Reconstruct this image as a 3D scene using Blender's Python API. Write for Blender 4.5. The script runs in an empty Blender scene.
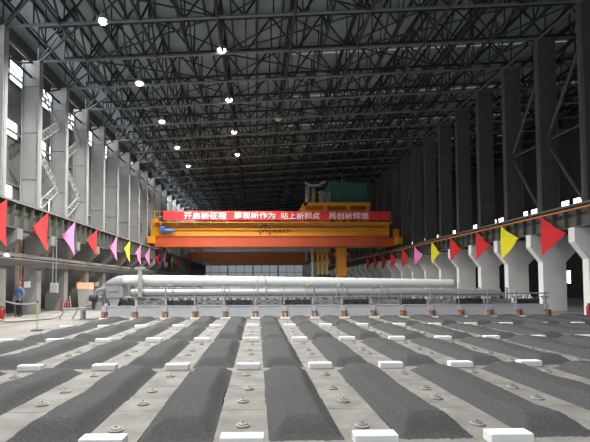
import bpy, bmesh, math, random
from mathutils import Vector, Matrix

R = random.Random(7)
S = bpy.context.scene
COL = S.collection
ORD = ['first','second','third','fourth','fifth','sixth','seventh','eighth','ninth','tenth','eleventh','twelfth',
       'thirteenth','fourteenth','fifteenth','sixteenth','seventeenth','eighteenth']

# ------------------------------------------------------------------ materials
def mat(name, col, rough=.6, metal=0., var=0., vscale=4., bump=0., bscale=30., col2=None, emit=None, spec=.5, detail=4.):
    m = bpy.data.materials.new(name); m.use_nodes = True
    nt = m.node_tree; b = nt.nodes['Principled BSDF']
    b.inputs['Base Color'].default_value = (*col, 1); b.inputs['Roughness'].default_value = rough
    b.inputs['Metallic'].default_value = metal; b.inputs['Specular IOR Level'].default_value = spec
    if var or col2 or bump:
        tc = nt.nodes.new('ShaderNodeTexCoord')
    if var or col2:
        n = nt.nodes.new('ShaderNodeTexNoise'); n.inputs['Scale'].default_value = vscale; n.inputs['Detail'].default_value = detail
        nt.links.new(tc.outputs['Object'], n.inputs['Vector'])
        r = nt.nodes.new('ShaderNodeValToRGB')
        c2 = col2 or tuple(min(1, c*(1+var)) for c in col); c1 = col if col2 else tuple(c*(1-var) for c in col)
        r.color_ramp.elements[0].position = .3; r.color_ramp.elements[1].position = .7
        r.color_ramp.elements[0].color = (*c1, 1); r.color_ramp.elements[1].color = (*c2, 1)
        nt.links.new(n.outputs['Fac'], r.inputs['Fac']); nt.links.new(r.outputs['Color'], b.inputs['Base Color'])
    if bump:
        n2 = nt.nodes.new('ShaderNodeTexNoise'); n2.inputs['Scale'].default_value = bscale; n2.inputs['Detail'].default_value = 3
        nt.links.new(tc.outputs['Object'], n2.inputs['Vector'])
        bp = nt.nodes.new('ShaderNodeBump'); bp.inputs['Strength'].default_value = bump; bp.inputs['Distance'].default_value = .03
        nt.links.new(n2.outputs['Fac'], bp.inputs['Height']); nt.links.new(bp.outputs['Normal'], b.inputs['Normal'])
    if emit:
        b.inputs['Emission Color'].default_value = (*emit[0], 1); b.inputs['Emission Strength'].default_value = emit[1]
    return m

M = {}
M['floor'] = mat('concrete floor', (.215,.207,.192), .85, var=.22, vscale=.6, bump=.15, bscale=12)
M['strip'] = mat('pale concrete', (.185,.18,.168), .85, var=.28, vscale=2.2, bump=.2, bscale=25, detail=8)
M['gravel'] = mat('coke gravel', (.042,.0435,.045), .95, col2=(.108,.111,.114), vscale=70, bump=.65, bscale=70, detail=6, spec=.2)
M['block'] = mat('white firebrick', (.80,.80,.78), .8, var=.03, vscale=9)
M['lid'] = mat('lid ceramic', (.34,.33,.31), .7, var=.2, vscale=30)
M['lidiron'] = mat('lid iron', (.19,.18,.17), .6, .3)
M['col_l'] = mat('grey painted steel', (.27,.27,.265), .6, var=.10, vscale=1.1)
M['col_r'] = mat('shaded grey painted steel', (.092,.093,.091), .6, var=.08, vscale=1.1)  # darker copy of the left steel; weaker light on this side put into colour
M['col_c'] = mat('light painted concrete', (.80,.805,.80), .75, var=.05, vscale=.8)
M['col_lc'] = mat('grey concrete column', (.21,.208,.198), .8, var=.14, vscale=1.3)
M['wall'] = mat('wall cladding', (.11,.11,.108), .8, var=.15, vscale=1.)
M['wall_end'] = mat('end wall cladding', (.60,.64,.68), .8, var=.06, vscale=.4)
M['wall_r'] = mat('dark wall cladding', (.07,.075,.08), .8, var=.1)
M['roof'] = mat('roof sheeting', (.235,.285,.30), .75, var=.12, vscale=.5)
M['chord'] = mat('pale truss steel', (.15,.165,.17), .45, .2)
M['truss'] = mat('dark truss steel', (.021,.027,.031), .6, .1)
M['rbeam'] = mat('crane beam grey', (.115,.118,.105), .6, var=.12, vscale=2)
M['tray'] = mat('pale grey channel', (.34,.335,.31), .6, var=.08)
M['glass'] = mat('daylit pane', (.8,.85,.9), .3, emit=((.90,.95,1.), 5.))
M['sky'] = mat('rooflight pane', (.6,.65,.7), .4, emit=((.85,.93,1.), .13))
M['milky'] = mat('added glowing sheet', (.6,.64,.68), .6, emit=((.80,.90,1.), .16))  # faint glow added to make the end wall paler
M['frame'] = mat('window frame', (.16,.165,.165), .5)
M['orange'] = mat('orange crane paint', (.66,.275,.012), .38, var=.08, vscale=.6)
M['redorange'] = mat('red orange crane paint', (.47,.078,.028), .4, var=.07, vscale=.5)
M['yellow'] = mat('yellow paint', (.48,.30,.035), .45)
M['paleyellow'] = mat('pale yellow paint', (.50,.44,.16), .5)
M['blue'] = mat('blue paint', (.04,.16,.55), .4)
M['green'] = mat('green cabin paint', (.03,.105,.088), .5, var=.08)
M['banner'] = mat('red banner cloth', (.75,.035,.045), .8)
M['white'] = mat('white lettering', (.88,.86,.84), .7)
M['black'] = mat('black paint', (.02,.02,.02), .5)
M['burnt'] = mat('burnt orange crane paint', (.34,.10,.03), .6, var=.1)
M['rust'] = mat('rusty brown steel', (.20,.085,.045), .8, var=.2, vscale=6)
M['brown'] = mat('brown firebrick', (.34,.19,.11), .85, var=.2, vscale=14)
M['duct'] = mat('white painted duct', (.58,.59,.585), .35, var=.02)
M['galv'] = mat('galvanised steel', (.33,.345,.355), .45, .35, var=.06, vscale=3)
M['beamgrey'] = mat('light grey beam paint', (.43,.44,.47), .55, var=.05)
M['bluegrey'] = mat('pale blue box', (.40,.46,.51), .5)
M['dark'] = mat('dark machine metal', (.05,.05,.055), .5, .3)
M['midgrey'] = mat('machine grey', (.26,.265,.27), .6, var=.15, vscale=6)
M['red'] = mat('red flag cloth', (.62,.022,.025), .85, var=.05)
M['pink'] = mat('pink flag cloth', (.82,.25,.52), .85, var=.05)
M['yel'] = mat('yellow flag cloth', (.80,.72,.02), .85, var=.05)
M['rope'] = mat('pale rope', (.45,.42,.36), .9)
M['orangerail'] = mat('orange conductor rail', (.55,.20,.06), .6)
M['bulb'] = mat('lamp glow', (1,1,1), .5, emit=((1.,.98,.93), 14))
M['shade'] = mat('lamp shade', (.5,.5,.5), .4, .3)
M['skin'] = mat('skin', (.48,.26,.18), .6)
M['shirt'] = mat('blue work shirt', (.075,.14,.26), .85, var=.15, vscale=9)
M['trousers'] = mat('dark trousers', (.018,.02,.03), .85)
M['boot'] = mat('black boots', (.012,.012,.012), .6)
M['helmet'] = mat('red helmet', (.26,.05,.04), .4)
M['hose'] = mat('grey hose', (.30,.30,.29), .7)
M['exting'] = mat('extinguisher red', (.33,.025,.03), .4)
M['glow'] = mat('glowing orange panel', (.9,.3,.15), .6, emit=((1.,.42,.32), .6))
M['darkred'] = mat('dark red paint', (.22,.05,.05), .6)
M['paper'] = mat('notice paper', (.75,.75,.74), .9)
M['pad'] = mat('rubber base', (.06,.06,.06), .8)

# ------------------------------------------------------------------ mesh helpers
class MB:
    def __init__(s): s.v = []; s.f = []; s.mi = []; s.cur = 0
    def add(s, vs, fs):
        o = len(s.v); s.v += [tuple(v) for v in vs]
        for f in fs: s.f.append([i+o for i in f]); s.mi.append(s.cur)
    def box(s, x0,x1,y0,y1,z0,z1):
        s.add([(x0,y0,z0),(x1,y0,z0),(x1,y1,z0),(x0,y1,z0),(x0,y0,z1),(x1,y0,z1),(x1,y1,z1),(x0,y1,z1)],
              [(0,3,2,1),(4,5,6,7),(0,1,5,4),(1,2,6,5),(2,3,7,6),(3,0,4,7)])
        return s
    def tube(s, a, b, r0, r1=None, n=6, caps=True):
        a = Vector(a); b = Vector(b); r1 = r0 if r1 is None else r1
        d = (b-a).normalized(); u = d.orthogonal().normalized()
        if abs(d.z) < .9: u = d.cross(Vector((0,0,1))).normalized()
        w = d.cross(u)
        vs = []
        for p, r in ((a,r0),(b,r1)):
            for i in range(n):
                t = 2*math.pi*(i+.5)/n; vs.append(p + u*math.cos(t)*r + w*math.sin(t)*r)
        fs = [(i,(i+1)%n,n+(i+1)%n,n+i) for i in range(n)]
        if caps: fs += [tuple(range(n-1,-1,-1)), tuple(range(n,2*n))]
        s.add(vs, fs); return s
    def path(s, pts, r, n=8):
        pts = [Vector(p) for p in pts]; rings = []
        rs = r if isinstance(r, (list,tuple)) else [r]*len(pts)
        u = None; vs = []
        for i,p in enumerate(pts):
            d = (pts[min(i+1,len(pts)-1)] - pts[max(i-1,0)]).normalized()
            if u is None: u = d.orthogonal().normalized()
            u = (u - d*u.dot(d)).normalized(); w = d.cross(u)
            for k in range(n):
                t = 2*math.pi*k/n; vs.append(p + (u*math.cos(t) + w*math.sin(t))*rs[i])
        fs = []
        for i in range(len(pts)-1):
            for k in range(n):
                fs.append((i*n+k, i*n+(k+1)%n, (i+1)*n+(k+1)%n, (i+1)*n+k))
        L = (len(pts)-1)*n
        fs += [tuple(range(n-1,-1,-1)), tuple(range(L,L+n))]
        s.add(vs, fs); return s
    def lathe(s, c, prof, n=16):
        c = Vector(c); vs = []
        for r,z in prof:
            for k in range(n):
                t = 2*math.pi*k/n; vs.append(c + Vector((r*math.cos(t), r*math.sin(t), z)))
        fs = []
        for i in range(len(prof)-1):
            for k in range(n): fs.append((i*n+k, i*n+(k+1)%n, (i+1)*n+(k+1)%n, (i+1)*n+k))
        fs += [tuple(range(n-1,-1,-1)), tuple(range((len(prof)-1)*n, len(prof)*n))]
        s.add(vs, fs); return s
    def prism(s, pts, axis, a, b):
        """2D outline extruded along axis ('x','y','z') from a to b."""
        def P(p, t): return {'x':(t,p[0],p[1]), 'y':(p[0],t,p[1]), 'z':(p[0],p[1],t)}[axis]
        n = len(pts)
        s.add([P(p,a) for p in pts]+[P(p,b) for p in pts],
              [tuple(range(n-1,-1,-1)), tuple(range(n,2*n))]+[(i,(i+1)%n,n+(i+1)%n,n+i) for i in range(n)])
        return s
    def build(s, name, m, parent=None, smooth=False, bevel=0, loc=None):
        me = bpy.data.meshes.new(name); me.from_pydata(s.v, [], s.f)
        bm = bmesh.new(); bm.from_mesh(me); bmesh.ops.recalc_face_normals(bm, faces=bm.faces); bm.to_mesh(me); bm.free()
        for mm in (m if isinstance(m,(list,tuple)) else [m]): me.materials.append(mm)
        if isinstance(m,(list,tuple)):
            for p,i in zip(me.polygons, s.mi): p.material_index = i
        if smooth:
            for p in me.polygons: p.use_smooth = True
        o = bpy.data.objects.new(name, me); COL.objects.link(o)
        if parent: o.parent = parent
        if loc: o.location = loc
        if bevel:
            b = o.modifiers.new('bevel','BEVEL'); b.width = bevel; b.segments = 2; b.limit_method = 'ANGLE'
        if smooth:
            e = o.modifiers.new('edges','EDGE_SPLIT'); e.split_angle = math.radians(40)
        return o

def tag(o, label=None, cat=None, group=None, kind=None):
    for k,v in (('label',label),('category',cat),('group',group),('kind',kind)):
        if v: o[k] = v
    return o
def empty(name, loc=(0,0,0), rz=0):
    o = bpy.data.objects.new(name, None); o.location = loc; o.rotation_euler = (0,0,rz); o.empty_display_size = .1
    COL.objects.link(o); return o
def struct(o): o['kind'] = 'structure'; return o
def copy_tree(o, parent=None):
    c = o.copy(); COL.objects.link(c)
    if parent: c.parent = parent
    for ch in list(o.children): copy_tree(ch, c)
    return c

# ------------------------------------------------------------------ camera
F = 440.; VP = (257., 283.); EYE = 1.65
cd = bpy.data.cameras.new('camera'); cam = bpy.data.objects.new('camera', cd); COL.objects.link(cam)
cd.sensor_fit = 'HORIZONTAL'; cd.sensor_width = 36; cd.lens = 36*F/590; cd.clip_start = .1; cd.clip_end = 500
yaw, pitch, roll = math.atan(.030), math.atan(.040), .004
rot = Matrix.Rotation(-yaw,3,'Z') @ Matrix.Rotation(math.pi/2+pitch,3,'X') @ Matrix.Rotation(-roll,3,'Z')
cam.matrix_world = Matrix.Translation((0,0,EYE)) @ rot.to_4x4()
d = rot.transposed() @ Vector((0,1,0))
px0 = 295 + F*d.x/-d.z; py0 = 221 - F*d.y/-d.z
cd.shift_x = (px0 - VP[0])/590; cd.shift_y = (VP[1]-py0)/590
S.camera = cam
bpy.context.view_layer.update()
def pix(p):
    q = rot.transposed() @ (Vector(p)-Vector((0,0,EYE)))
    if q.z > -.05: return -999, -999, -1
    return 295 + F*q.x/-q.z - cd.shift_x*590, 221 - F*q.y/-q.z + cd.shift_y*590, -q.z
def seen(pts, m=0):
    for p in pts:
        x,y,z = pix(p)
        if z > 0 and -m <= x <= 590+m and -m <= y <= 442+m: return True
    return False

# ------------------------------------------------------------------ grid constants
X0, PX = -.17, 1.37          # concrete strips: centre of the strip nearest the camera, pitch
KS = range(-5, 11)           # 16 strips
Y0, PY = 4.45, 3.97           # front faces of the white block rows
NB = 4                       # bays between the first row and the machine
TOP = .012                   # strip top
YK = lambda k: 21.1 + 3.43*k # building columns and trusses
KC = range(-6, 23)
YEND = 98.
ZB = lambda x: 14.05 + .06*(x+12.2)   # truss lower chord, rising to the right

# ------------------------------------------------------------------ floor, strips
struct(MB().box(-14.2, 36, -9, YEND, -.3, 0).build('floor', M['floor']))
for k in KS:
    xc = X0 + PX*k; m = MB()
    for j in range(-1, 8):
        y = Y0 + PY*j
        for i in range(3):   # three cast panels per bay with open joints
            a = y + i*PY/3; m.box(xc-.29, xc+.29, a+.006, a+PY/3-.006, -.01, TOP)
    struct(m.build('concrete_strip', M['strip']))
for j in range(0, 8):        # cross walls under the block rows
    y = Y0 + PY*j
    struct(MB().box(X0+PX*-5-.9, X0+PX*10+.9, y-.10, y+.20, -.01, TOP-.004).build('cross_wall', M['strip']))

# ------------------------------------------------------------------ gravel mounds between the strips
def mound_mesh(seed, jitter=0):
    r = random.Random(seed); bm = MB(); nx, ny = 22, 84
    w, L = .84, PY-.22; ph = [r.uniform(0,6.28) for _ in range(8)]; h0 = r.uniform(.15,.19)
    vs = []; fs = []
    for j in range(ny+1):
        v = j/ny; y = v*L
        for i in range(nx+1):
            u = i/nx
            e = .035*math.sin(y*1.7+ph[0]) + .02*math.sin(y*4.1+ph[1])
            x = (u-.5)*w*(1+.0*v) + e*abs(u-.5)*1.2
            s = min(1, min(u,1-u)/.30); t = min(1, v*L/.45, (1-v)*L/.26)
            s = s*s*(3-2*s); t = t*t*(3-2*t)
            z = h0*min(s,t)*(1+.10*math.sin(y*2.3+ph[2])+.06*math.sin(y*5+ph[3]+u*3))
            z += (.012 if 0<i<nx and 0<j<ny else 0)*(r.random()-.3)
            if i in (0,nx) or j in (0,ny): z = 0; x += r.uniform(-.012,.012)
            y2 = y + (r.uniform(-.05,.05) if j in (0,ny) else 0)
            vs.append((x, y2, z))
    for j in range(ny):
        for i in range(nx):
            a = j*(nx+1)+i; fs.append((a,a+1,a+nx+2,a+nx+1))
    n = len(vs)
    fs.append(tuple(range(nx,-1,-1)) + tuple(a*(nx+1) for a in range(1,ny+1)) + tuple(ny*(nx+1)+i for i in range(1,nx+1)) + tuple(a*(nx+1)+nx for a in range(ny-1,0,-1)))
    bm.add(vs, fs)
    return bm
protos = []
for q in range(5):
    o = mound_mesh(q*13+3).build('gravel_mound', M['gravel'])
    for p in o.data.polygons: p.use_smooth = True
    protos.append(o)
used = set(); first_m = [True]*5
def mound_place(x, y):
    q = R.randrange(5)
    o = protos[q] if first_m[q] else protos[q].copy()
    if not first_m[q]: COL.objects.link(o)
    first_m[q] = False; o.location = (x, y, .0)
    return o
ROWN = ['between first and second block rows', 'between second and third block rows',
        'between third and fourth block rows', 'between fourth block row and the machine']
mounds = []
for j in range(NB):
    for k in range(-5, 11):
        xm = X0 + PX*(k+.5); y = Y0 + PY*j + .14
        if k == -6 : xm += .0
        pts = [(xm+a, y+b, .05) for a in (-.4,0,.4) for b in (0,.9,1.8,2.7,3.6)]
        if not seen(pts): continue
        mounds.append((j,k,xm,y))
for j,k,xm,y in mounds:
    o = mound_place(xm, y)
    if k == 10: where = 'right of the sixteenth concrete strip'
    else: where = 'right of the %s concrete strip' % ORD[k+5]
    tag(o, 'dark gravel mound %s, %s' % (where, ROWN[j]), 'gravel mound', 'dark gravel mounds between the concrete strips')
for q,f in enumerate(first_m):
    if f: bpy.data.objects.remove(protos[q])

# ------------------------------------------------------------------ white blocks
proto = MB().box(-.22,.22,0,.18,0,.108).build('white_block', M['block'], bevel=.012)
pp = MB().box(-.23,.23,0,.26,0,.075).build('white_block', M['block'], bevel=.01)
fb = fp = True
BROW = ['front block row', 'second block row', 'third block row', 'fourth block row', 'under the machine legs']
for j in range(5):
    for k in KS:
        xc = X0 + PX*k + R.uniform(-.025,.025); y = Y0 + PY*j + R.uniform(-.03,.03)
        if j == 4: y = 20.16
        if not seen([(xc+a, y, z) for a in (-.2,0,.2) for z in (.0,.13)]): continue
        if j < 4:
            o = proto if fb else proto.copy(); 
            if not fb: COL.objects.link(o)
            fb = False
        else:
            o = pp if fp else pp.copy()
            if not fp: COL.objects.link(o)
            fp = False
        o.location = (xc if j<4 else X0+PX*k+.10, y, TOP); o.rotation_euler = (0,0,R.uniform(-.05,.05) if j<4 else 0)
        tag(o, 'white %s on the %s concrete strip from the left, %s' % ('firebrick block' if j<4 else 'flat block', ORD[k+5], BROW[j]), 'block',
            'white blocks in rows across the strips')

# ------------------------------------------------------------------ round lids on the strips
root0 = empty('vent_lid')
MB().lathe((0,0,0), [(.075,0),(.08,.004),(.08,.02),(.066,.026)], 14).build('rim', M['lid'], root0, smooth=True)
MB().lathe((0,0,.026), [(.063,0),(.06,.01),(.025,.016)], 12).build('cover', M['lidiron'], root0, smooth=True)
MB().tube((0,0,.04),(.0,.0,.058),.010).build('handle', M['lidiron'], root0)
sm = MB().lathe((0,0,0), [(.076,0),(.08,.02),(.066,.026),(.06,.036),(.02,.044),(.01,.054)], 10)
simple = sm.build('vent_lid', M['lid'])
OFF = [.62, 1.70, 2.35, 3.45]
LORD = ['nearest', 'second', 'third', 'farthest']
f1 = f2 = True
nl = 0
for j in range(NB):
    for k in KS:
        for i,dy in enumerate(OFF):
            x = X0 + PX*k + R.uniform(-.05,.05); y = Y0 + PY*j + dy + R.uniform(-.07,.07)
            if not seen([(x,y,TOP)], -1): continue
            if j < 2:
                o = root0 if f1 else copy_tree(root0); f1 = False
            else:
                o = simple if f2 else simple.copy()
                if not f2: COL.objects.link(o)
                f2 = False
            o.location = (x, y, TOP); o.rotation_euler = (0,0,R.uniform(0,3)); nl += 1
            rows = ['front and second','second and third','third and fourth','fourth and last'][j]
            tag(o, 'small lid, %s of four, %s strip from left, between %s block rows' % (LORD[i], ORD[k+5], rows), 'lid',
                'round lids along the concrete strips')
print('lids', nl)

# ------------------------------------------------------------------ building: columns
def h_column(x0, x1, y, z0, z1, m, name='column'):
    mb = MB(); mb.box(x0, x0+.05, y-.2, y+.2, z0, z1); mb.box(x1-.05, x1, y-.2, y+.2, z0, z1)
    mb.box(x0, x1, y-.12, y-.08, z0, z1)
    z = z0+.6
    while z < z1: mb.box(x0+.05, x1-.05, y-.17, y-.12, z, z+.03); z += 2.6
    return struct(mb.build(name, m))
for k in KC:
    y = YK(k)
    # left: steel shaft on a lower shaft with a bracket for the crane beam
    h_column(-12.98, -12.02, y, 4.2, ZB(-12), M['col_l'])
    mb = MB(); mb.prism([(-13.15,0),(-11.95,0),(-11.95,3.1),(-11.2,3.75),(-11.2,4.25),(-13.15,4.25)], 'y', y-.25, y+.25)
    struct(mb.build('column_foot', M['col_lc'], bevel=.02))
    # right: steel shaft on a pale concrete T column
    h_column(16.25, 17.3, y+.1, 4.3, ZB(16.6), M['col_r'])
    mb = MB(); mb.prism([(16.05,0),(17.40,0),(17.40,2.75),(18.25,3.6),(18.25,4.3),(15.38,4.3),(15.38,3.6),(16.05,2.75)], 'y', y-.3, y+.12)
    struct(mb.build('column_foot', M['col_c'], bevel=.02))

# lattice bracing between some left columns, single diagonals between right ones
def lattice(mb, a, b, w, r=.03, nseg=8):
    a = Vector(a); b = Vector(b); d = (b-a).normalized(); n = Vector((1,0,0)).cross(d).normalized()*w/2
    mb.tube(a+n, b+n, r*1.5); mb.tube(a-n, b-n, r*1.5)
    for i in range(nseg):
        p = a.lerp(b, i/nseg); q = a.lerp(b, (i+1)/nseg)
        mb.tube(p+n, q-n, r); mb.tube(p-n, p+n, r)
for k in (1, 2, 7, 8, 14):
    y0, y1 = YK(k)+.25, YK(k+1)-.25; mb = MB()
    for z in (5.6, 9.6):
        lattice(mb, (-12.5,y0,z), (-12.5,y1,z+2.0), .45); lattice(mb, (-12.5,y1,z+2.0), (-12.5,y0,z+4.0), .45)
    struct(mb.build('column_brace', M['col_l'] if k in (1,2) else M['rbeam']))
for k in (0, 1, 7):
    y0, y1 = YK(k)+.7, YK(k+1)+.2; mb = MB()
    mb.tube((16.8,y0,5.6),(16.8,y1,9.8),.09).tube((16.8,y1,9.8),(16.8,y0,14.),.09).tube((16.8,y0,9.8),(16.8,y1,9.8),.07)
    struct(mb.build('column_brace', M['col_r']))

# crane beams with stiffeners
def crane_beam(xc, z0, z1, m, name, inner):
    mb = MB(); mb.box(xc-.28, xc+.28, -6, YEND, z0, z0+.05); mb.box(xc-.30, xc+.30, -6, YEND, z1-.06, z1)
    mb.box(xc-.02, xc+.02, -6, YEND, z0+.05, z1-.06)
    y = -5.
    while y < YEND: mb.box(xc-.25, xc+.25, y, y+.03, z0+.05, z1-.06); y += .86
    return struct(mb.build(name, m))
crane_beam(-11.55, 4.25, 5.55, M['rbeam'], 'crane_beam', 1)
crane_beam(15.75, 4.3, 5.4, M['rbeam'], 'crane_beam', -1)
struct(MB().box(-11.60,-11.50,-6,YEND,5.55,5.67).build('crane_rail', M['chord']))
struct(MB().box(15.70,15.80,-6,YEND,5.4,5.52).build('crane_rail', M['chord']))
# low channel along the left columns
mb = MB(); mb.box(-11.93,-11.80,-6,YEND,2.55,2.85); mb.box(-11.93,-11.55,-6,YEND,2.85,2.88); mb.box(-11.93,-11.80,-6,YEND,3.0,3.16)
struct(mb.build('channel_rail', M['tray']))

# ------------------------------------------------------------------ building: walls, windows, roof
struct(MB().box(-14.2,-13.9,-9,YEND,0,16.3).build('wall_left', M['wall']))
struct(MB().box(32,32.3,-9,YEND,0,19.5).build('wall_right', M['wall_r']))
mb = MB().box(-14.2,36,YEND,YEND+.3,0,19.5)
for i in range(25): mb.box(-13.9+i*1.9,-13.86+i*1.9,YEND-.05,YEND,0,12)
for z in (2.2,4.4,6.6): mb.box(-13.9,32,YEND-.06,YEND,z,z+.08)
struct(mb.build('wall_back', M['wall_end']))
for z in (3.4, 7.2, 10.2, 13.4):
    struct(MB().box(-13.9,-13.78,-6,YEND,z,z+.14).build('trim_%d' % int(z*10), M['frame']))
struct(MB().box(-14.2,17.4,-9.3,-9,9.5,19).box(17.4,36,-9.3,-9,0,19.5).build('wall_front_unseen', M['wall_r']))  # unseen wall, shaped to keep sky light off the ceiling and right bay
wn = [0]
def window(x, y0, y1, z0, z1, rows, face, cols=1):
    wn[0] += 1; s = .04*face; mb = MB(); t = .06
    xa, xb = sorted((x, x+.10*face))
    mb.box(xa,xb,y0,y0+t,z0,z1); mb.box(xa,xb,y1-t,y1,z0,z1)
    for i in range(rows+1):
        z = z0+(z1-z0-t)*i/rows; mb.box(xa,xb,y0,y1,z,z+t)
    for i in range(1,cols):
        y = y0+(y1-y0)*i/cols; mb.box(xa,xb,y-.03,y+.03,z0,z1)
    root = struct(mb.build('window_%d' % wn[0], M['frame']))
    a, b = sorted((x+.01*face, x+.03*face))
    MB().box(a,b,y0+t,y1-t,z0+t,z1-t).build('pane', M['glass'], root)
for k in range(-5, 21):
    window(-13.9, YK(k)+.05, YK(k+1)-.05, 13.1, 14.5, 2, 1)
    if k < 4: window(-13.9, YK(k)-2.0, YK(k)+1.05, 9.9, 10.9, 1, 1)
    if k < 4: window(-13.9, YK(k)-2.0, YK(k)+.65, 6.25, 7.2, 1, 1)
for i in range(4):  # glowing panels added in the end wall to brighten it
    xa, xb = -12.+i*5.6, -6.6+i*5.6; wn[0] += 1
    mb = MB()
    for x in (xa, (2*xa+xb)/3, (xa+2*xb)/3, xb): mb.box(x-.05,x+.05,YEND-.14,YEND-.06,.4,5.6)
    for z in (.4,2.2,4.,5.6): mb.box(xa,xb,YEND-.14,YEND-.06,z-.05,z+.05)
    r_ = struct(mb.build('window_%d' % wn[0], M['frame']))
    MB().box(xa,xb,YEND-.10,YEND-.07,.4,5.6).build('pane', M['milky'], r_)
window(-13.9, 22.3, 23.7, 1.4, 2.75, 1, 1)
for k in range(-2, 21):
    for q in (0, 1): window(32, YK(k)+.3+1.72*q, YK(k)+1.55+1.72*q, 9.3, 10.05, 2, -1)
window(32, 43.8, 45.0, 1.45, 2.85, 1, -1, 2)

zr = lambda x: ZB(x)+2.25
mb = MB(); xa, xb = -14.2, 36
mb.add([(xa,-9,zr(xa)),(xb,-9,zr(xb)),(xb,YEND,zr(xb)),(xa,YEND,zr(xa)),(xa,-9,zr(xa)+.2),(xb,-9,zr(xb)+.2),(xb,YEND,zr(xb)+.2),(xa,YEND,zr(xa)+.2)],
       [(0,3,2,1),(4,5,6,7),(0,1,5,4),(1,2,6,5),(2,3,7,6),(3,0,4,7)])
struct(mb.build('ceiling', M['roof']))
x = -13.
while x < 33:
    struct(MB().box(x-.04,x+.04,-6,YEND,zr(x)-.2,zr(x)-.01).build('roof_purlin', M['truss'])); x += 1.45
# cross trusses, one per column line
PL = 1.45
for k in range(-2, 23):
    y = YK(k)
    c = MB(); w = MB(); x = -12.2
    a, b = -12.2, 31.7
    c.tube((a,y,ZB(a)),(b,y,ZB(b)),.085)
    w.tube((a,y,ZB(a)+2.),(b,y,ZB(b)+2.),.09)
    i = 0
    while x + 2*PL <= b:
        xm = x+PL; x2 = x+2*PL
        w.tube((x,y,ZB(x)),(xm,y,ZB(xm)+2.),.055); w.tube((xm,y,ZB(xm)+2.),(x2,y,ZB(x2)),.055)
        w.tube((xm,y,ZB(xm)),(xm,y,ZB(xm)+2.),.04); w.tube((x,y,ZB(x)),(x,y,ZB(x)+2.),.035)
        x = x2; i += 1
    t = MB(); t.v = c.v; t.f = c.f; t.mi = [0]*len(c.f); t.cur = 1; t.add(w.v, w.f)
    struct(t.build('roof_truss', [M['chord'], M['truss']]))
    if k % 2 == 0 and k >= -1:
        struct(MB().prism([(2.,zr(2.)-.03),(31,zr(31)-.03),(31,zr(31)-.005),(2.,zr(2.)-.005)],'y',y+1.2,y+1.32).build('rooflight_strip', M['sky']))
# lengthwise trusses and flat bracing
for x in (-9.5,-5.65,-1.9,1.9,5.7,9.6,13.4,20,25):
    mb = MB(); zb = ZB(x)
    mb.tube((x,YK(-2),zb),(x,YK(22),zb),.085); mb.tube((x,YK(-2),zb+2),(x,YK(22),zb+2),.085)
    for k in range(-2, 22):
        ym = (YK(k)+YK(k+1))/2
        mb.tube((x,YK(k),zb),(x,ym,zb+2),.06); mb.tube((x,ym,zb+2),(x,YK(k+1),zb),.06); mb.tube((x,ym,zb),(x,ym,zb+2),.04)
    struct(mb.build('lengthwise_truss', M['truss']))
for x in (-11.,-7.6,-3.8,0.,3.8,7.65,11.5,15.,22.5,28):
    mb = MB(); zb = ZB(x)
    mb.tube((x,YK(-2),zb+.05),(x,YK(22),zb+.05),.05)
    for k in range(-2, 22):
        ym = (YK(k)+YK(k+1))/2
        mb.tube((x,YK(k),zb+2),(x,ym,zb+.05),.045); mb.tube((x,ym,zb+.05),(x,YK(k+1),zb+2),.045); mb.tube((x,ym,zb+.05),(x,ym,zb+2.1),.035)
    struct(mb.build('lengthwise_truss', M['truss']))
for k in range(-2, 22):
    mb = MB(); y0, y1 = YK(k), YK(k+1)
    mb.tube((-12.1,y1,ZB(-12.1)),(-8.4,y0,ZB(-8.4)+.0),.055)
    xs = (-9.5,-1.9,5.7,13.4)
    for a,b in zip(xs,xs[1:]):
        if k % 2: mb.tube((a,y0,ZB(a)),(b,y1,ZB(b)),.05)
        else: mb.tube((a,y1,ZB(a)),(b,y0,ZB(b)),.05)
        mb.tube(((a+b)/2,y0,ZB((a+b)/2)+2),(b,y1,ZB(b)+2),.045); mb.tube(((a+b)/2,y0,ZB((a+b)/2)+2),(a,y1,ZB(a)+2),.045)
    mb.tube((16.2,y0,ZB(16.2)),(13.4,y1,ZB(13.4)),.05)
    struct(mb.build('roof_bracing', M['truss']))
for x, m in ((-12.5,M['truss']),(16.3,M['col_r'])):
    mb = MB(); mb.tube((x,YK(-2),ZB(x)-.05),(x,YK(22),ZB(x)-.05),.08)
    if x < 0:
        mb.tube((x,YK(-2),ZB(x)-.9),(x,YK(22),ZB(x)-.9),.07)
        for k in range(-2,22):
            ym = (YK(k)+YK(k+1))/2; mb.tube((x,YK(k),ZB(x)),(x,ym,ZB(x)-.9),.05); mb.tube((x,ym,ZB(x)-.9),(x,YK(k+1),ZB(x)),.05)
    struct(mb.build('eave_strut', m))

# ------------------------------------------------------------------ hanging lamps
def lamp(x, y, z, label, lit=True, energy=900):
    root = empty('high_bay_lamp', (x,y,z))
    MB().lathe((0,0,0), [(.30,-.02),(.27,.06),(.18,.20),(.10,.30),(.08,.36)], 18).build('lamp_shade', M['shade'], root, smooth=True)
    MB().lathe((0,0,-.07), [(.02,-.11),(.12,-.08),(.19,-.02),(.22,.045)], 16).build('bulb', M['bulb'] if lit else M['shade'], root, smooth=True)
    MB().tube((0,0,.36),(0,0,ZB(x)-z),.02).build('cord', M['truss'], root)
    tag(root, label, 'lamp', 'round lamps hanging from the roof trusses')
    if lit:
        L = bpy.data.lights.new('lamp light','SPOT'); L.energy = energy; L.spot_size = math.radians(150); L.spot_blend = .6
        L.shadow_soft_size = .3; L.color = (1,.97,.92)
        o = bpy.data.objects.new('lamp_light', L); COL.objects.link(o); o.location = (0,0,-.4); o.parent = root
EN = 3300
LA = ['nearest','second','third','fourth','fifth']
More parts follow.
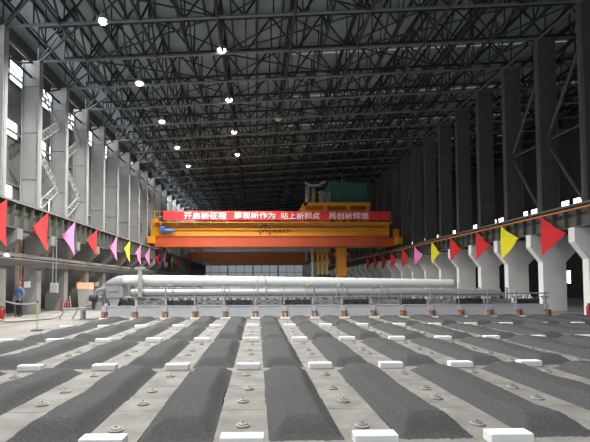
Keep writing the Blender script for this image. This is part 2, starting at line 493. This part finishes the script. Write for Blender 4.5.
for i in range(5): lamp(-7.45, 21.1+6.63*i, 14.4, 'lit round roof lamp, %s in the row nearer the windows' % LA[i], energy=EN)
for i in range(4): lamp(-1.95, 24.3+6.7*i, 14.75, 'lit round roof lamp, %s in the row over the middle of the hall' % LA[i], energy=EN)
for x,y,z in ((-7.45,14.4,14.4),(-7.45,7.8,14.4),(-1.95,17.6,14.75),(-1.95,10.9,14.75),(-1.95,4.2,14.75)):  # unseen lamps continuing both rows, added to light the near floor
    lamp(x, y, z, 'added unseen round roof lamp overhead, above the top edge of the photo', energy=EN)
lamp(1.75, 34.6, 14.7, 'unlit round roof lamp right of the middle lamp row', lit=False)

# ------------------------------------------------------------------ the crane
CY = 49.
crane = empty('bridge_crane', (0,CY,5.67))
tag(crane, 'orange and red overhead bridge crane spanning the whole hall', 'crane')
zc = 5.67
P = lambda name, mb, m, par=crane, **k: mb.build(name, m, par, **k)
def rel(mb):   # world -> crane space
    mb.v = [(x, y-CY, z-zc) for x,y,z in mb.v]; return mb
mb = MB().prism([(-11.95,5.95),(-11.6,5.70),(14.3,5.70),(15.9,6.15),(15.9,6.5),(14.6,6.9),(-10.6,6.9),(-11.95,6.2)], 'y', CY, CY+1.1)
mb.box(-11.2,14.3,CY-.12,CY,5.70,5.78); mb.box(-10.6,14.6,CY-.10,CY,6.84,6.9)
lg = P('lower_girder', rel(mb), M['redorange'])
mb = MB()
for i in range(7): mb.box(-8+i*3.6,-7.96+i*3.6,CY-.02,CY,5.8,6.84)
P('weld_seam', rel(mb), M['rust'], lg)
mb = MB().box(-11.2,15.0,CY+.25,CY+1.5,6.9,8.35); mb.box(-11.2,15.0,CY+.05,CY+.25,7.62,7.72); mb.box(-11.2,15.,CY+.12,CY+.25,6.9,7.0)
ug = P('upper_girder', rel(mb), M['orange'])
P('cable_pipe', rel(MB().tube((-10.4,CY+.12,7.95),(14.6,CY+.12,7.95),.07,n=8)), M['rust'])
P('walkway', rel(MB().box(-11.3,15.2,CY-.35,CY+1.5,8.35,8.45)), M['orange'])
mb = MB()
for i in range(15): mb.tube((-10.6+i*1.82,CY-.30,8.1),(-10.6+i*1.82,CY-.30,8.36),.05)
P('lamp_bracket', rel(mb), M['tray'])
mb = MB()
for i in range(18):
    x = -11.3+i*1.55; mb.tube((x,CY-.33,8.45),(x,CY-.33,9.6),.035)
for z in (9.0,9.6): mb.tube((-11.3,CY-.33,z),(15.1,CY-.33,z),.035)
for x in (-11.3,15.1):
    for z in (9.0,9.6): mb.tube((x,CY-.33,z),(x,CY+1.5,z),.035)
P('handrail', rel(mb), M['yellow'])
for s,xc in ((-1,-11.55),(1,15.75)):
    zt = 5.67 if s<0 else 5.52
    mb = MB().box(xc-.3,xc+.3,CY-1.2,CY+6.5,zt+.35,zt+1.1); mb.box(xc-.2,xc+.35,CY+.2,CY+1.2,zt+1.1,8.9 if s<0 else 7.7)
    ec = P('end_carriage', rel(mb), M['orange'])
    for yy in (CY-.7, CY+6.):
        P('wheel', rel(MB().tube((xc-.08,yy,zt+.33),(xc+.08,yy,zt+.33),.33,n=16)), M['dark'], ec)
mo = P('drive_motor', rel(MB().tube((-10.7,CY-.15,7.52),(-9.4,CY-.15,7.45),.20,n=14).tube((-9.4,CY-.15,7.45),(-9.0,CY-.15,7.43),.12,n=10).box(-10.6,-10.2,CY-.4,CY+.1,7.6,7.95)), M['blue'])
P('rear_girder', rel(MB().box(-11.2,15.2,CY+5.,CY+6.2,6.0,8.3)), M['orange'])
# small maker's emblem and characters on the girder
def text_mesh(s, size, name, m, parent, loc, bold=.0):
    cu = bpy.data.curves.new('txt','FONT'); cu.body = s; cu.size = size; cu.extrude = .012; cu.offset = bold
    to = bpy.data.objects.new('txt', cu); COL.objects.link(to)
    bpy.context.view_layer.update()
    me = bpy.data.meshes.new_from_object(to.evaluated_get(bpy.context.evaluated_depsgraph_get()))
    bpy.data.objects.remove(to)
    me.materials.clear(); me.materials.append(m); me.name = name
    o = bpy.data.objects.new(name, me); COL.objects.link(o); o.parent = parent
    xs = [v.co.x for v in me.vertices]; ys = [v.co.y for v in me.vertices]
    o.rotation_euler = (math.pi/2,0,0); o.location = loc
    return o, (min(xs), max(xs), min(ys), max(ys))
mb = MB()
ring = [(.92+.62*math.cos(t*math.pi/14), 0, 7.48+.62*math.sin(t*math.pi/14)) for t in range(29)]
em = [(x+.9-.92, CY+.2, z) for x,_,z in ring]
P('emblem', rel(MB().path(em, .05, 6).prism([(.9-.42,7.3),(.9,7.9),(.9+.42,7.3),(.9+.25,7.3),(.9,7.62),(.9-.25,7.3)],'y',CY+.18,CY+.24)), M['black'])
text_mesh('株洲天桥', .52, 'maker_name', M['black'], crane, (1.75, .235, 7.30-zc), .004)

# banner hung on the rail
ban = empty('banner', (0,CY-.42,8.62))
tag(ban, 'long red banner with white Chinese characters hung on the crane rail', 'banner')
mb = MB(); n = 60; vs = []; fs = []
for i in range(n+1):
    x = -10.3 + 25.2*i/n; s = .03*math.sin(i*1.1)
    for y in (0,.025): 
        vs += [(x, y+s*.3, 0+.02*math.sin(i*.7)), (x, y+s*.3, .98+.015*math.sin(i*.9))]
for i in range(n):
    a = i*4; b = a+4
    fs += [(a,b,b+1,a+1),(a+2,a+3,b+3,b+2),(a+1,b+1,b+3,a+3),(a,a+2,b+2,b)]
fs += [(0,1,3,2),(n*4,n*4+2,n*4+3,n*4+1)]
mb.add(vs, fs); mb.build('cloth', M['banner'], ban)
for s, xa, xb in (('开启新征程',-8.05,-3.35),('展现新作为',-2.55,2.05),('站上新起点',2.65,7.0),('再创新辉煌',8.0,12.5)):
    o, (a,b,c,e) = text_mesh(s, 1., 'lettering', M['white'], ban, (0,0,0), .012)
    sx = (xb-xa)/(b-a); sz = .78/(e-c); o.scale = (sx, sz, 1); o.location = (xa-a*sx, -.03, .10-c*sz)

# trolley riding on the bridge
TY = CY+.2
tr = empty('crane_trolley', (8,TY,8.6))
tag(tr, 'orange crane trolley carrying a green cabin and a yellow mast', 'crane trolley')
def relt(mb): mb.v = [(x-8,y-TY,z-8.6) for x,y,z in mb.v]; return mb
Q = lambda name, mb, m, par=tr, **k: relt(mb).build(name, m, par, **k)
pl = MB().box(5.3,12.9,TY+.1,TY+5.2,10.35,10.75); pl.prism([(4.75,9.7),(5.1,9.7),(5.9,10.75),(5.3,10.75)],'y',TY+.1,TY+.5)
pl.prism([(4.75,9.7),(5.1,9.7),(5.9,10.75),(5.3,10.75)],'y',TY+4.8,TY+5.2)
for x in (5.2,7.6,10.2,12.4): pl.box(x,x+.4,TY+.15,TY+.6,8.5,10.35); pl.box(x,x+.4,TY+4.6,TY+5.,8.5,10.35)
pl.box(5.2,12.8,TY+.1,TY+.5,9.65,9.85)
Q('platform', pl, M['orange'])
mb = MB().box(8.5,12.75,TY+1.,TY+4.6,10.75,13.15); 
for x in (9.55,10.6,11.65): mb.box(x-.03,x+.03,TY+.95,TY+1.,10.75,13.15)
mb.box(8.4,12.85,TY+.9,TY+4.7,13.15,13.25)
Q('cabin', mb, M['green'])
for x,h,r in ((5.9,2.2,.28),(6.6,1.9,.24),(7.6,1.6,.42)):
    Q('tank', MB().lathe((x,TY+1.4,10.75),[(r,0),(r,h-.2),(r*.6,h),(.05,h+.05)],14), M['galv'], smooth=True)
Q('filter_pipe', MB().path([(5.6,TY+1.2,13.3),(6.2,TY+1.2,12.9),(7.2,TY+1.2,12.95),(7.9,TY+1.2,13.4)],.16), M['tray'], smooth=True)
mb = MB()
for x in (5.5,6.6,7.7,8.3): mb.tube((x,TY+.2,10.75),(x,TY+.2,11.9),.03)
for z in (11.3,11.9): mb.tube((5.5,TY+.2,z),(8.3,TY+.2,z),.03)
mb.tube((9.9,TY+1.2,13.25),(9.9,TY+1.2,14.3),.05)
Q('railing', mb, M['yellow'])
mb = MB()
for x in (7.0,7.55,8.1): mb.box(x,x+.22,TY+1.9,TY+2.2,2.6,8.6)
for z in (3.2,4.0,4.8,5.4): mb.box(7.0,8.3,TY+1.9,TY+2.1,z,z+.16)
Q('hoist_frame', mb, M['yellow'])
Q('tool_mast', MB().box(9.4,10.5,TY+2.1,TY+3.1,2.4,8.6).box(9.2,10.7,TY+2.,TY+3.2,4.9,5.2).box(9.2,10.7,TY+2.,TY+3.2,3.0,3.3), M['orange'])
Q('control_pod', MB().box(7.2,8.6,TY+2.1,TY+3.4,1.7,2.7).box(8.5,9.2,TY+2.1,TY+3.,1.9,2.5), M['dark'])
Q('suction_pipe', MB().tube((6.5,TY+2.,1.9),(6.5,TY+2.,8.6),.16,n=10), M['tray'])

# second crane far down the hall
FY = 74.
fc = empty('bridge_crane', (0,FY,5.67))
tag(fc, 'dark brown-orange bridge crane far down the hall, under the orange crane', 'crane')
def relf(mb): mb.v = [(x,y-FY,z-5.67) for x,y,z in mb.v]; return mb
mb = MB().prism([(-11.6,5.9),(-7.0,4.95),(8.6,4.95),(13.5,5.9),(15.8,6.),(15.8,6.9),(-11.6,6.9)],'y',FY,FY+1.2)
relf(mb).build('girder', M['burnt'], fc)
relf(MB().box(-7.3,8.9,FY-.1,FY+1.3,4.75,4.95)).build('bottom_flange', M['burnt'], fc)
relf(MB().box(-11.85,-11.25,FY-1.,FY+3,5.7,6.4)).build('end_carriage', M['burnt'], fc)
relf(MB().box(15.45,16.05,FY-1.,FY+3,5.55,6.4)).build('end_carriage', M['burnt'], fc)
relf(MB().box(8.2,8.5,FY-.3,FY,5.3,6.9)).build('cable_box', M['tray'], fc)

# ------------------------------------------------------------------ the exhaust machine across the furnace
MY = 20.7
mc = empty('duct_machine', (0,MY,TOP))
tag(mc, 'long white and grey duct machine standing on legs across the concrete strips', 'duct machine')
def relm(mb): mb.v = [(x,y-MY,z-TOP) for x,y,z in mb.v]; return mb
def Z(name, mb, m, par=mc, **k): return relm(mb).build(name, m, par, **k)
y1 = 21.3
md = Z('main_duct', MB().path([(-6.35,y1,1.79),(-3,y1,1.76),(2,y1,1.70),(7,y1,1.63),(9.55,y1,1.59)], [.262,.255,.235,.212,.20], 24), M['duct'], smooth=True)
mb = MB()
for i in range(1,8):
    x = -6.3+i*2.; r = .262-.0039*(i*2.); z = 1.79-.0126*i*2.; mb.tube((x-.02,y1,z),(x+.02,y1,z),r+.012,n=24)
Z('duct_band', mb, M['duct'], md, smooth=True)
Z('end_cap', MB().tube((9.55,y1,1.59),(9.62,y1,1.588),.205,n=20), M['galv'], md)
Z('elbow', MB().path([(-6.2,y1,1.79),(-6.6,y1,1.77),(-6.95,y1,1.62),(-7.25,y1,1.40),(-7.45,y1,1.1),(-7.5,y1,.7)],[.262,.26,.24,.22,.20,.19],18), M['galv'], smooth=True)
Z('side_duct', MB().path([(-5.9,20.95,1.22),(3,20.95,1.20),(11.7,20.95,1.17)], [.185,.185,.165], 18), M['galv'], smooth=True)
Z('walkway', MB().box(-6.6,11.7,20.55,21.6,.98,1.03), M['midgrey'])
for k in range(-5, 10):
    xk = X0 + PX*k
    Z('beam', MB().box(xk+.17,xk+PX-.03,20.36,20.56,.13,.62).box(xk+.17,xk+PX-.03,20.33,20.36,.59,.62).box(xk+.17,xk+PX-.03,20.33,20.36,.13,.16), M['beamgrey'])
for k in range(-5, 11):
    xk = X0 + PX*k
    z = .087
    bx = Z('junction_box', MB().box(xk-.06,xk+.15,20.30,20.5,.36,.60), M['bluegrey'] if k>-6 else M['galv'])
    Z('red_knob', MB().lathe((xk+.03,20.38,.60),[(.035,0),(.035,.03),(.01,.05)],8), M['exting'], bx)
    Z('leg', MB().box(xk-.03,xk+.08,20.2,20.36,z,.36), M['brown'])
    Z('leg', MB().box(xk+.14,xk+.20,20.2,20.30,z,.30).box(xk-.05,xk+.22,20.22,20.34,.28,.36), M['rust'])
    if k < 10:
        # dampers and actuators between the beam and the ducts
        r = random.Random(k+40)
        mb = MB()
        for q in range(3):
            x = xk+.18+q*.38+r.uniform(-.05,.05); h = r.uniform(.18,.30)
            mb.box(x, x+r.uniform(.14,.26), 20.75, 20.98, .62, .66+h)
            mb.tube((x+.1,20.86,.66+h),(x+.1,20.86,1.05),.035)
        mb.box(xk+.05,xk+1.3,20.72,20.95,.60,.66)
        Z('damper', mb, M['galv' if k%3 else 'duct'])
        mb = MB()
        for q in range(3):
            x = xk+.12+q*.40+r.uniform(0,.1)
            mb.tube((x,20.68,.72+r.uniform(0,.12)),(x+.17,20.68,.72+r.uniform(0,.12)),.06,n=10)
            mb.tube((x+.2,20.7,.62),(x+.22+r.uniform(-.1,.1),20.7,1.02),.018)
        mb.box(xk+.1,xk+1.34,20.69,20.72,.60,.86)
        Z('actuator', mb, M['dark' if k%2 else 'midgrey'])
        Z('support_post', MB().box(xk-.02,xk+.06,21.1,21.2,TOP,1.4), M['galv'])
for k in range(-4, 11):
    xk = X0 + PX*k + .05; top = 1.62 if k < 8 else 1.25
    Z('rail_post', MB().tube((xk,20.42,.5),(xk,20.42,top),.02), M['galv'])
Z('hand_rail', MB().tube((-5.6,20.42,1.46),(8.3,20.42,1.42),.016), M['galv'])
Z('hand_rail', MB().tube((9.2,20.42,1.12),(13.75,20.42,1.12),.03), M['midgrey'])
def hoop(xc, w, z0, z1, yy):
    pts = [(xc-w,yy,z0),(xc-w,yy,z1-w)] + [(xc-w*math.cos(t*math.pi/8),yy,z1-w+w*math.sin(t*math.pi/8)) for t in range(1,8)] + [(xc+w,yy,z1-w),(xc+w,yy,z0)]
    return MB().path(pts,.022,6)
for xc,w,z0,z1 in ((.22,.20,1.02,2.0),(-1.45,.17,1.02,1.65),(4.0,.22,1.02,1.6),(2.5,.2,1.02,1.58),(6.0,.16,1.02,1.5),(-4.1,.16,1.02,1.6)):
    h = Z('ladder_hoop', hoop(xc,w,z0,z1,20.75), M['galv'], smooth=True)
Z('stanchion', MB().box(-5.50,-5.32,20.50,20.66,1.02,2.35).box(-5.65,-5.18,20.48,20.68,2.30,2.42), M['tray'])
# left end housing
Z('fan_housing', MB().box(-6.95,-6.2,20.5,21.0,1.0,1.62).box(-7.0,-6.15,20.45,21.05,1.62,1.68).prism([(-6.9,1.0),(-6.3,1.0),(-6.45,.6),(-6.75,.6)],'y',20.55,20.95), M['galv'])
Z('access_door', MB().box(-6.85,-6.35,20.46,20.5,1.28,1.56), M['midgrey'])
Z('skid', MB().box(-8.3,-6.0,20.5,20.95,.42,.55).box(-8.1,-8.0,20.5,20.9,.012,.42), M['galv'])
Z('riser_pipe', MB().path([(-7.55,20.7,.55),(-7.55,20.7,1.1),(-7.4,20.7,1.35),(-7.0,20.7,1.42)],.09,10), M['galv'], smooth=True)
Z('riser_pipe', MB().path([(-7.9,20.8,.55),(-7.9,20.8,.9),(-7.7,20.8,1.0),(-7.2,20.8,1.0)],.06,10), M['midgrey'], smooth=True)
Z('motor', MB().tube((-7.62,20.35,1.0),(-7.30,20.35,1.0),.15,n=14).box(-7.52,-7.40,20.3,20.7,.5,.88), M['dark'])
Z('pump', MB().tube((-7.8,20.45,.66),(-7.4,20.45,.66),.08,n=12).box(-7.4,-7.1,20.4,20.6,.42,.80), M['midgrey'])
Z('outrigger', MB().tube((-9.0,20.7,.48),(-8.0,20.7,.48),.05).tube((-8.9,20.7,.48),(-9.1,20.6,.02),.035).tube((-8.3,20.7,.48),(-8.5,20.6,.02),.035).tube((-9.0,20.7,.48),(-8.9,20.7,.95),.03).tube((-8.6,20.7,.48),(-8.7,20.75,1.1),.025), M['galv'])
# right end fittings
for k in (9,10):
    xk = X0+PX*k+.08
    Z('valve', MB().lathe((xk,20.5,.55),[(.05,0),(.09,.1),(.05,.25),(.1,.3),(.05,.42),(.03,.62)],10).tube((xk-.2,20.5,.95),(xk+.2,20.5,.95),.03), M['midgrey'], smooth=True)

# ------------------------------------------------------------------ flags along the crane beams
def flag(x, y, ztop, h, L, m, label, group, sx):
    mb = MB(); n = 8; vs = []; fs = []
    r = random.Random(int(y*10)); ph = r.uniform(0,6)
    T = .012
    rows = []
    for i in range(n+1):          # from hoist (far) to the tip (towards the camera)
        u = i/n; hw = h/2*(1-u); zc_ = -h/2 + .06*math.sin(u*3+ph)*u
        row = []
        for q in range(5):
            v = q/4; zz = zc_ + hw*(1-2*v); bx = .10*math.sin(u*4.+ph+v*1.5)*u - .06*math.sin(v*3.1)*(1-u)
            row.append((bx, -u*L, zz))
        rows.append(row)
    for s in (0,1):
        for row in rows:
            for p in row: vs.append((p[0]+s*T, p[1], p[2]))
    N = (n+1)*5
    for i in range(n):
        for q in range(4):
            a = i*5+q; fs.append((a,a+1,a+6,a+5)); fs.append((N+a,N+a+5,N+a+6,N+a+1))
    for i in range(n):
        for q in (0,4):
            a = i*5+q; fs.append((a,a+5,N+a+5,N+a))
    for q in range(4): fs.append((q,q+1,N+q+1,N+q))
    mb.add(vs, fs)
    o = mb.build('pennant', m, loc=(x,y,ztop))
    tag(o, label, 'pennant', group)
CN = {'r':('red','red'), 'p':('pink','pink'), 'y':('yellow','yel')}
LF = [('r',6,199,247),('r',47.5,213,252),('p',74.5,222,256),('r',97,231,257.5),('p',117,237,262.5),('y',130,240,262),('p',141,243.5,265),
      ('p',150,247,267),('r',160,250,267.5),('p',165.5,252,268),('y',173,255,270.5),('r',178,257,270)]
RF = [('r',542.5,216,255),('y',502,227,260),('r',477,232,260),('r',451,239,262),('y',432,242.5,264),('p',415,246,265),('r',402.5,249,268),
      ('r',391,252,268.5),('r',382,254,270),('r',374,256,270.5),('r',367,258,271)]
for lst, X, side, far in ((LF,-11.08,'left','left'),(RF,15.212,'right','right')):
    cnt = {}
    tot = {}
    for f in lst: tot[f[0]] = tot.get(f[0],0)+1
    tops = []
    for c,px_,ya,yb in lst:
        # depth from the known distance of the beam to the side
        dep = X*F/(px_-VP[0]); y = dep - X*.03
        zt = EYE + (VP[1]-ya)*dep/F + (X*.0) ; h = (yb-ya)*dep/F
        h = min(2.15,max(1.85,h))
        zt = 5.42 if side=='left' else 5.12
        n, mname = CN[c]; i = cnt.get(c,0); cnt[c] = i+1
        if tot[c] == 1: lab = 'only %s triangular pennant on the %s crane beam' % (n, side)
        else: lab = '%s triangular pennant on the %s crane beam, %s %s one from the camera' % (n, side, ORD[i], n)
        flag(X, y, zt, h, 1.75 if y<40 else 1.85, M[mname], lab, 'pennants along the %s crane beam' % side, side); tops.append(y)
tag(MB().tube((-11.075,14,5.43),(-11.075,66,5.43),.015).build('pennant_rope', M['rope']), 'thin rope carrying the pennants along the left crane beam', 'rope')
tag(MB().box(15.30,15.46,4,YEND-2,5.14,5.18).box(15.22,15.30,4,YEND-2,5.11,5.19).build('conductor_rail', M['orangerail']), 'thin orange rail along the right crane beam, above the pennants', 'rail')

# ------------------------------------------------------------------ left side: person and small things
def skin_body(name, verts, edges, radii, m, parent, sub=2):
    me = bpy.data.meshes.new(name); me.from_pydata(verts, edges, [])
    o = bpy.data.objects.new(name, me); COL.objects.link(o)
    o.modifiers.new('skin','SKIN')
    for i,r in enumerate(radii):
        v = me.skin_vertices[0].data[i]; v.radius = r if isinstance(r,tuple) else (r,r); v.use_root = (i==0)
    if sub: s = o.modifiers.new('sub','SUBSURF'); s.levels = s.render_levels = sub
    bpy.context.view_layer.update()
    me2 = bpy.data.meshes.new_from_object(o.evaluated_get(bpy.context.evaluated_depsgraph_get())); me2.name = name
    bpy.data.objects.remove(o)
    me2.materials.clear(); me2.materials.append(m)
    for p in me2.polygons: p.use_smooth = True
    o = bpy.data.objects.new(name, me2); COL.objects.link(o); o.parent = parent; return o
pr = empty('person', (-11.98,22.6,0), math.radians(-18))   # faces the camera (-Y)
tag(pr, 'person in a blue shirt, dark trousers and red helmet standing by the left columns', 'person')
# body: pelvis, spine, neck, head, arms (hands joined behind/hips), legs
V = [(0,0,.93),(0,.01,1.12),(0,.015,1.30),(0,.01,1.40),(0,-.005,1.47),(0,-.02,1.56),(0,-.02,1.64),
     (-.17,.01,1.37),(-.26,.02,1.14),(-.22,-.10,.94),(.17,.01,1.37),(.26,.02,1.14),(.22,-.10,.94),
     (-.09,0,.86),(-.10,-.01,.48),(-.10,.03,.08),(-.11,-.14,.04),(.09,0,.86),(.10,-.01,.48),(.10,.03,.08),(.11,-.14,.04)]
E = [(0,1),(1,2),(2,3),(3,4),(4,5),(5,6),(3,7),(7,8),(8,9),(3,10),(10,11),(11,12),(0,13),(13,14),(14,15),(15,16),(0,17),(17,18),(18,19),(19,20)]
rad = [(.14,.10),(.125,.10),(.145,.10),(.10,.08),(.055,.055),(.075,.09),(.07,.085),
       .055,.042,.032,.055,.042,.032,.085,.06,.042,.038,.085,.06,.042,.038]
body = skin_body('body', V, E, rad, M['skin'], pr)
skin_body('shirt', [(0,0,.98),(0,.01,1.14),(0,.015,1.28),(0,.012,1.37),(-.16,.01,1.375),(-.26,.02,1.14),(-.232,-.06,1.01),(.16,.01,1.375),(.26,.02,1.14),(.232,-.06,1.01),(0,0,.84),(0,.005,1.47)],
          [(0,1),(1,2),(2,3),(3,4),(4,5),(5,6),(3,7),(7,8),(8,9),(0,10),(3,11)], [(.178,.135),(.165,.13),(.175,.13),(.14,.115),.098,.075,.06,.098,.075,.06,(.185,.14),(.075,.075)], M['shirt'], pr)
for s_ in (-1,1):
    skin_body('trouser_leg', [(s_*.075,0,.98),(s_*.085,0,.84),(s_*.095,-.005,.64),(s_*.10,-.01,.46),(s_*.10,.02,.25),(s_*.10,.03,.04)],
          [(0,1),(1,2),(2,3),(3,4),(4,5)], [(.09,.115),(.098,.118),.096,.08,.075,.072], M['trousers'], pr)
for s in (-1,1):
    skin_body('boot', [(s*.10,.04,.05),(s*.11,-.05,.05),(s*.115,-.16,.04)],[(0,1),(1,2)],[.05,.05,.04],M['boot'],pr,1)
    mb = MB()                       # a hand: palm, four fingers, thumb
    hx, hy, hz = s*.215, -.115, .92
    hand = [(hx,hy,hz),(hx,hy-.02,hz-.05)]; he = [(0,1)]; hr = [(.018,.034),(.016,.036)]
    for q in range(4):
        a = len(hand); o_ = -.028+.019*q; ln = (.07,.08,.075,.06)[q]
        hand += [(hx-.004,hy-.03+o_,hz-.075),(hx-s*.012,hy-.035+o_,hz-.075-ln*.55),(hx-s*.03,hy-.03+o_,hz-.075-ln)]
        he += [(1,a),(a,a+1),(a+1,a+2)]; hr += [.0095,.0088,.0078]
    a = len(hand); hand += [(hx-s*.012,hy-.055,hz-.03),(hx-s*.025,hy-.075,hz-.075)]; he += [(0,a),(a,a+1)]; hr += [.011,.009]
    skin_body('hand', hand, he, hr, M['skin'], pr, 1)
    MB().lathe((s*.028,-.108,1.605),[(.003,-.01),(.011,-.004),(.011,.004),(.003,.01)],8).build('eye', M['black'], pr)
MB().add([(-.014,-.105,1.57),(.014,-.105,1.57),(0,-.135,1.575),(0,-.105,1.61)],[(0,1,2),(0,2,3),(1,3,2),(0,3,1)]) 
nb = MB(); nb.add([(-.014,-.10,1.57),(.014,-.10,1.57),(0,-.13,1.575),(0,-.10,1.612)],[(0,2,1),(0,3,2),(1,2,3),(0,1,3)]); nb.build('nose', M['skin'], pr)
MB().box(-.024,.024,-.109,-.098,1.537,1.545).build('mouth', M['rust'], pr)
hm = MB().lathe((0,-.015,1.645),[(.135,0),(.125,.012),(.118,.06),(.09,.11),(.045,.135),(.01,.14)],18); hm.prism([(-.08,-.11),(.08,-.11),(.06,-.19),(-.06,-.19)],'z',1.645,1.655)
hm.build('helmet', M['helmet'], pr, smooth=True)

# yellow vertical pipe with a red sleeve behind the person's head
yp = empty('vertical_pipe', (-12.33,23.2,1.0)); tag(yp, 'yellow vertical pipe beside a red one, above the person in blue', 'pipe')
MB().tube((0,0,-1.),(0,0,3.0),.055,n=10).build('yellow_pipe', M['yellow'], yp)
MB().tube((.14,.1,-1.),(.14,.1,3.0),.045,n=10).build('red_pipe', M['darkred'], yp)
MB().box(-.1,.25,0.05,.12,2.4,2.46).box(-.1,.25,0.05,.12,.9,.96).build('clamp', M['midgrey'], yp)

# hanging control box on two cables
hb = empty('hanging_box', (-11.25,24.8,1.15)); tag(hb, 'grey control box hanging from two cables under the left crane beam', 'control box')
MB().box(-.2,.2,-.1,.1,0,.55).build('box', M['tray'], hb, bevel=.02)
MB().tube((-.09,0,.55),(-.09,0,3.12),.018).build('cable', M['tray'], hb); MB().tube((.09,0,.55),(.09,0,3.12),.018).build('cable', M['tray'], hb)

# notices on the columns
for i,(k,lab) in enumerate(((1,'first'),(3,'second'),(4,'third'))):
    o = MB().box(-12.62,-12.28,YK(k)-.275,YK(k)-.252,1.45,1.78).build('notice', M['paper'])
    tag(o, 'white paper notice on a left column, %s from the person in blue' % lab, 'notice', 'notices on the left columns')

# bins, extinguishers, stanchion, hose
hp = empty('hopper', (-11.6,30.2,0)); tag(hp, 'grey tapered hopper with a glowing orange top by the left columns', 'hopper')
MB().prism([(-.30,.05),(.30,.05),(.42,1.3),(-.42,1.3)],'y',-.35,.35).build('hopper_body', M['tray'], hp)
MB().box(-.40,.40,-.38,.38,1.3,1.72).build('heater_hood', M['glow'], hp)
MB().box(-.34,.34,-.38,.38,0,.05).build('base', M['midgrey'], hp)
def exting(x, y, label):
    e = empty('fire_extinguisher', (x,y,0)); tag(e, label, 'fire extinguisher', 'red fire extinguishers by the columns')
    MB().lathe((0,0,0),[(.10,0),(.105,.03),(.105,.46),(.06,.55),(.03,.57)],14).build('cylinder', M['exting'], e, smooth=True)
    MB().box(-.03,.03,-.07,.04,.57,.63).build('valve_head', M['black'], e)
    MB().path([(.03,0,.6),(.12,0,.55),(.13,0,.2)],.015,6).build('hose', M['black'], e)
exting(-11.75, 20.7, 'red fire extinguisher at the foot of the leftmost column')
exting(-11.78, 27.1, 'red fire extinguisher left of the hopper, nearer to the person in blue')
exting(-11.75, 27.75, 'red fire extinguisher left of the hopper, nearer to the hopper')
exting(15.74, 20.5, 'red fire extinguisher at the foot of the rightmost column')
st = empty('barrier_post', (-7.74,15.8,0)); tag(st, 'thin yellow barrier post on a black round base on the left floor', 'barrier post')
MB().lathe((0,0,0),[(.20,0),(.20,.03),(.05,.06)],18).build('base', M['pad'], st, smooth=True)
MB().tube((0,0,.05),(0,0,1.0),.02,n=10).build('post', M['paleyellow'], st)
MB().lathe((0,0,1.0),[(.035,0),(.035,.04),(.01,.06)],10).build('cap', M['black'], st, smooth=True)
tape = MB(); n = 20; vs=[]; fs=[]
for i in range(n+1):
    t = i/n; p = Vector((-7.80,15.84,.98)).lerp(Vector((-11.95,20.9,.95)),t); z = p.z-.12*math.sin(math.pi*t)
    for dx in (0,.006): vs += [(p.x+dx,p.y+dx,z-.03),(p.x+dx,p.y+dx,z+.03)]
for i in range(n):
    a=i*4; b=a+4; fs += [(a,b,b+1,a+1),(a+2,a+3,b+3,b+2),(a+1,b+1,b+3,a+3),(a,a+2,b+2,b)]
tape.add(vs,fs)
tag(tape.build('barrier_tape', M['paper']), 'pale barrier tape strung from the yellow post to the left column', 'tape')
hz = [(-11.6,17.6,1.2),(-11.3,18.0,.75),(-10.9,18.4,.3),(-10.6,18.9,.06),(-10.3,19.6,.05),(-9.8,20.2,.05),(-9.4,20.8,.06),(-9.3,21.4,.25),(-9.2,21.7,.45)]
pts=[]
for i in range(len(hz)-1):
    a,b = Vector(hz[i]),Vector(hz[i+1])
    for q in range(4): pts.append(a.lerp(b,q/4))
pts.append(Vector(hz[-1]))
for _ in range(3): pts = [pts[0]]+[(pts[i-1]+pts[i]*2+pts[i+1])/4 for i in range(1,len(pts)-1)]+[pts[-1]]
tag(MB().path(pts,.05,10).build('hose', M['hose'], smooth=True), 'thick grey hose lying on the left floor, running to the machine', 'hose')
bl = empty('dome_lamp', (-11.72,20.9,2.88)); tag(bl, 'white dome on the pale rail at the leftmost column', 'dome lamp')
MB().lathe((0,0,.04),[(.16,0),(.155,.06),(.11,.14),(.02,.18)],16).build('dome', M['white'], bl, smooth=True)
MB().lathe((0,0,0),[(.12,0),(.12,.04)],14).build('base', M['midgrey'], bl)

# ------------------------------------------------------------------ light
def daylight(x, y, z, sy, sz, tilt, e, yaw=0):
    L = bpy.data.lights.new('window daylight','AREA'); L.shape = 'RECTANGLE'; L.size = sy; L.size_y = sz; L.energy = e; L.color = (.88,.94,1.)
    o = bpy.data.objects.new('window_daylight', L); COL.objects.link(o); o.location = (x,y,z)
    dirv = Vector((math.cos(tilt)*(1 if x<0 else -1), 0, -math.sin(tilt)))
    o.rotation_euler = dirv.to_track_quat('-Z','Y').to_euler()
for k in range(-4, 21, 2): daylight(-13.7, YK(k)+3.4, 13.8, 1.3, 6.6, math.radians(55), 200)
for k in range(11, 21): daylight(-13.7, YK(k)+1.7, 13.8, 1.3, 3., math.radians(50), 320)  # extra set at the far windows, added to brighten the end wall
w = bpy.data.worlds.new('daylight'); S.world = w; w.use_nodes = True
bg = w.node_tree.nodes['Background']; bg.inputs['Color'].default_value = (.86,.93,1,1); bg.inputs['Strength'].default_value = 1.6
S.view_settings.view_transform = 'Standard'; S.view_settings.look = 'None'; S.view_settings.gamma = 1
S.view_settings.use_curve_mapping = False; S.view_settings.exposure = 0.15
S.cycles.use_denoising = True
S.cycles.max_bounces = 6; S.cycles.diffuse_bounces = 4
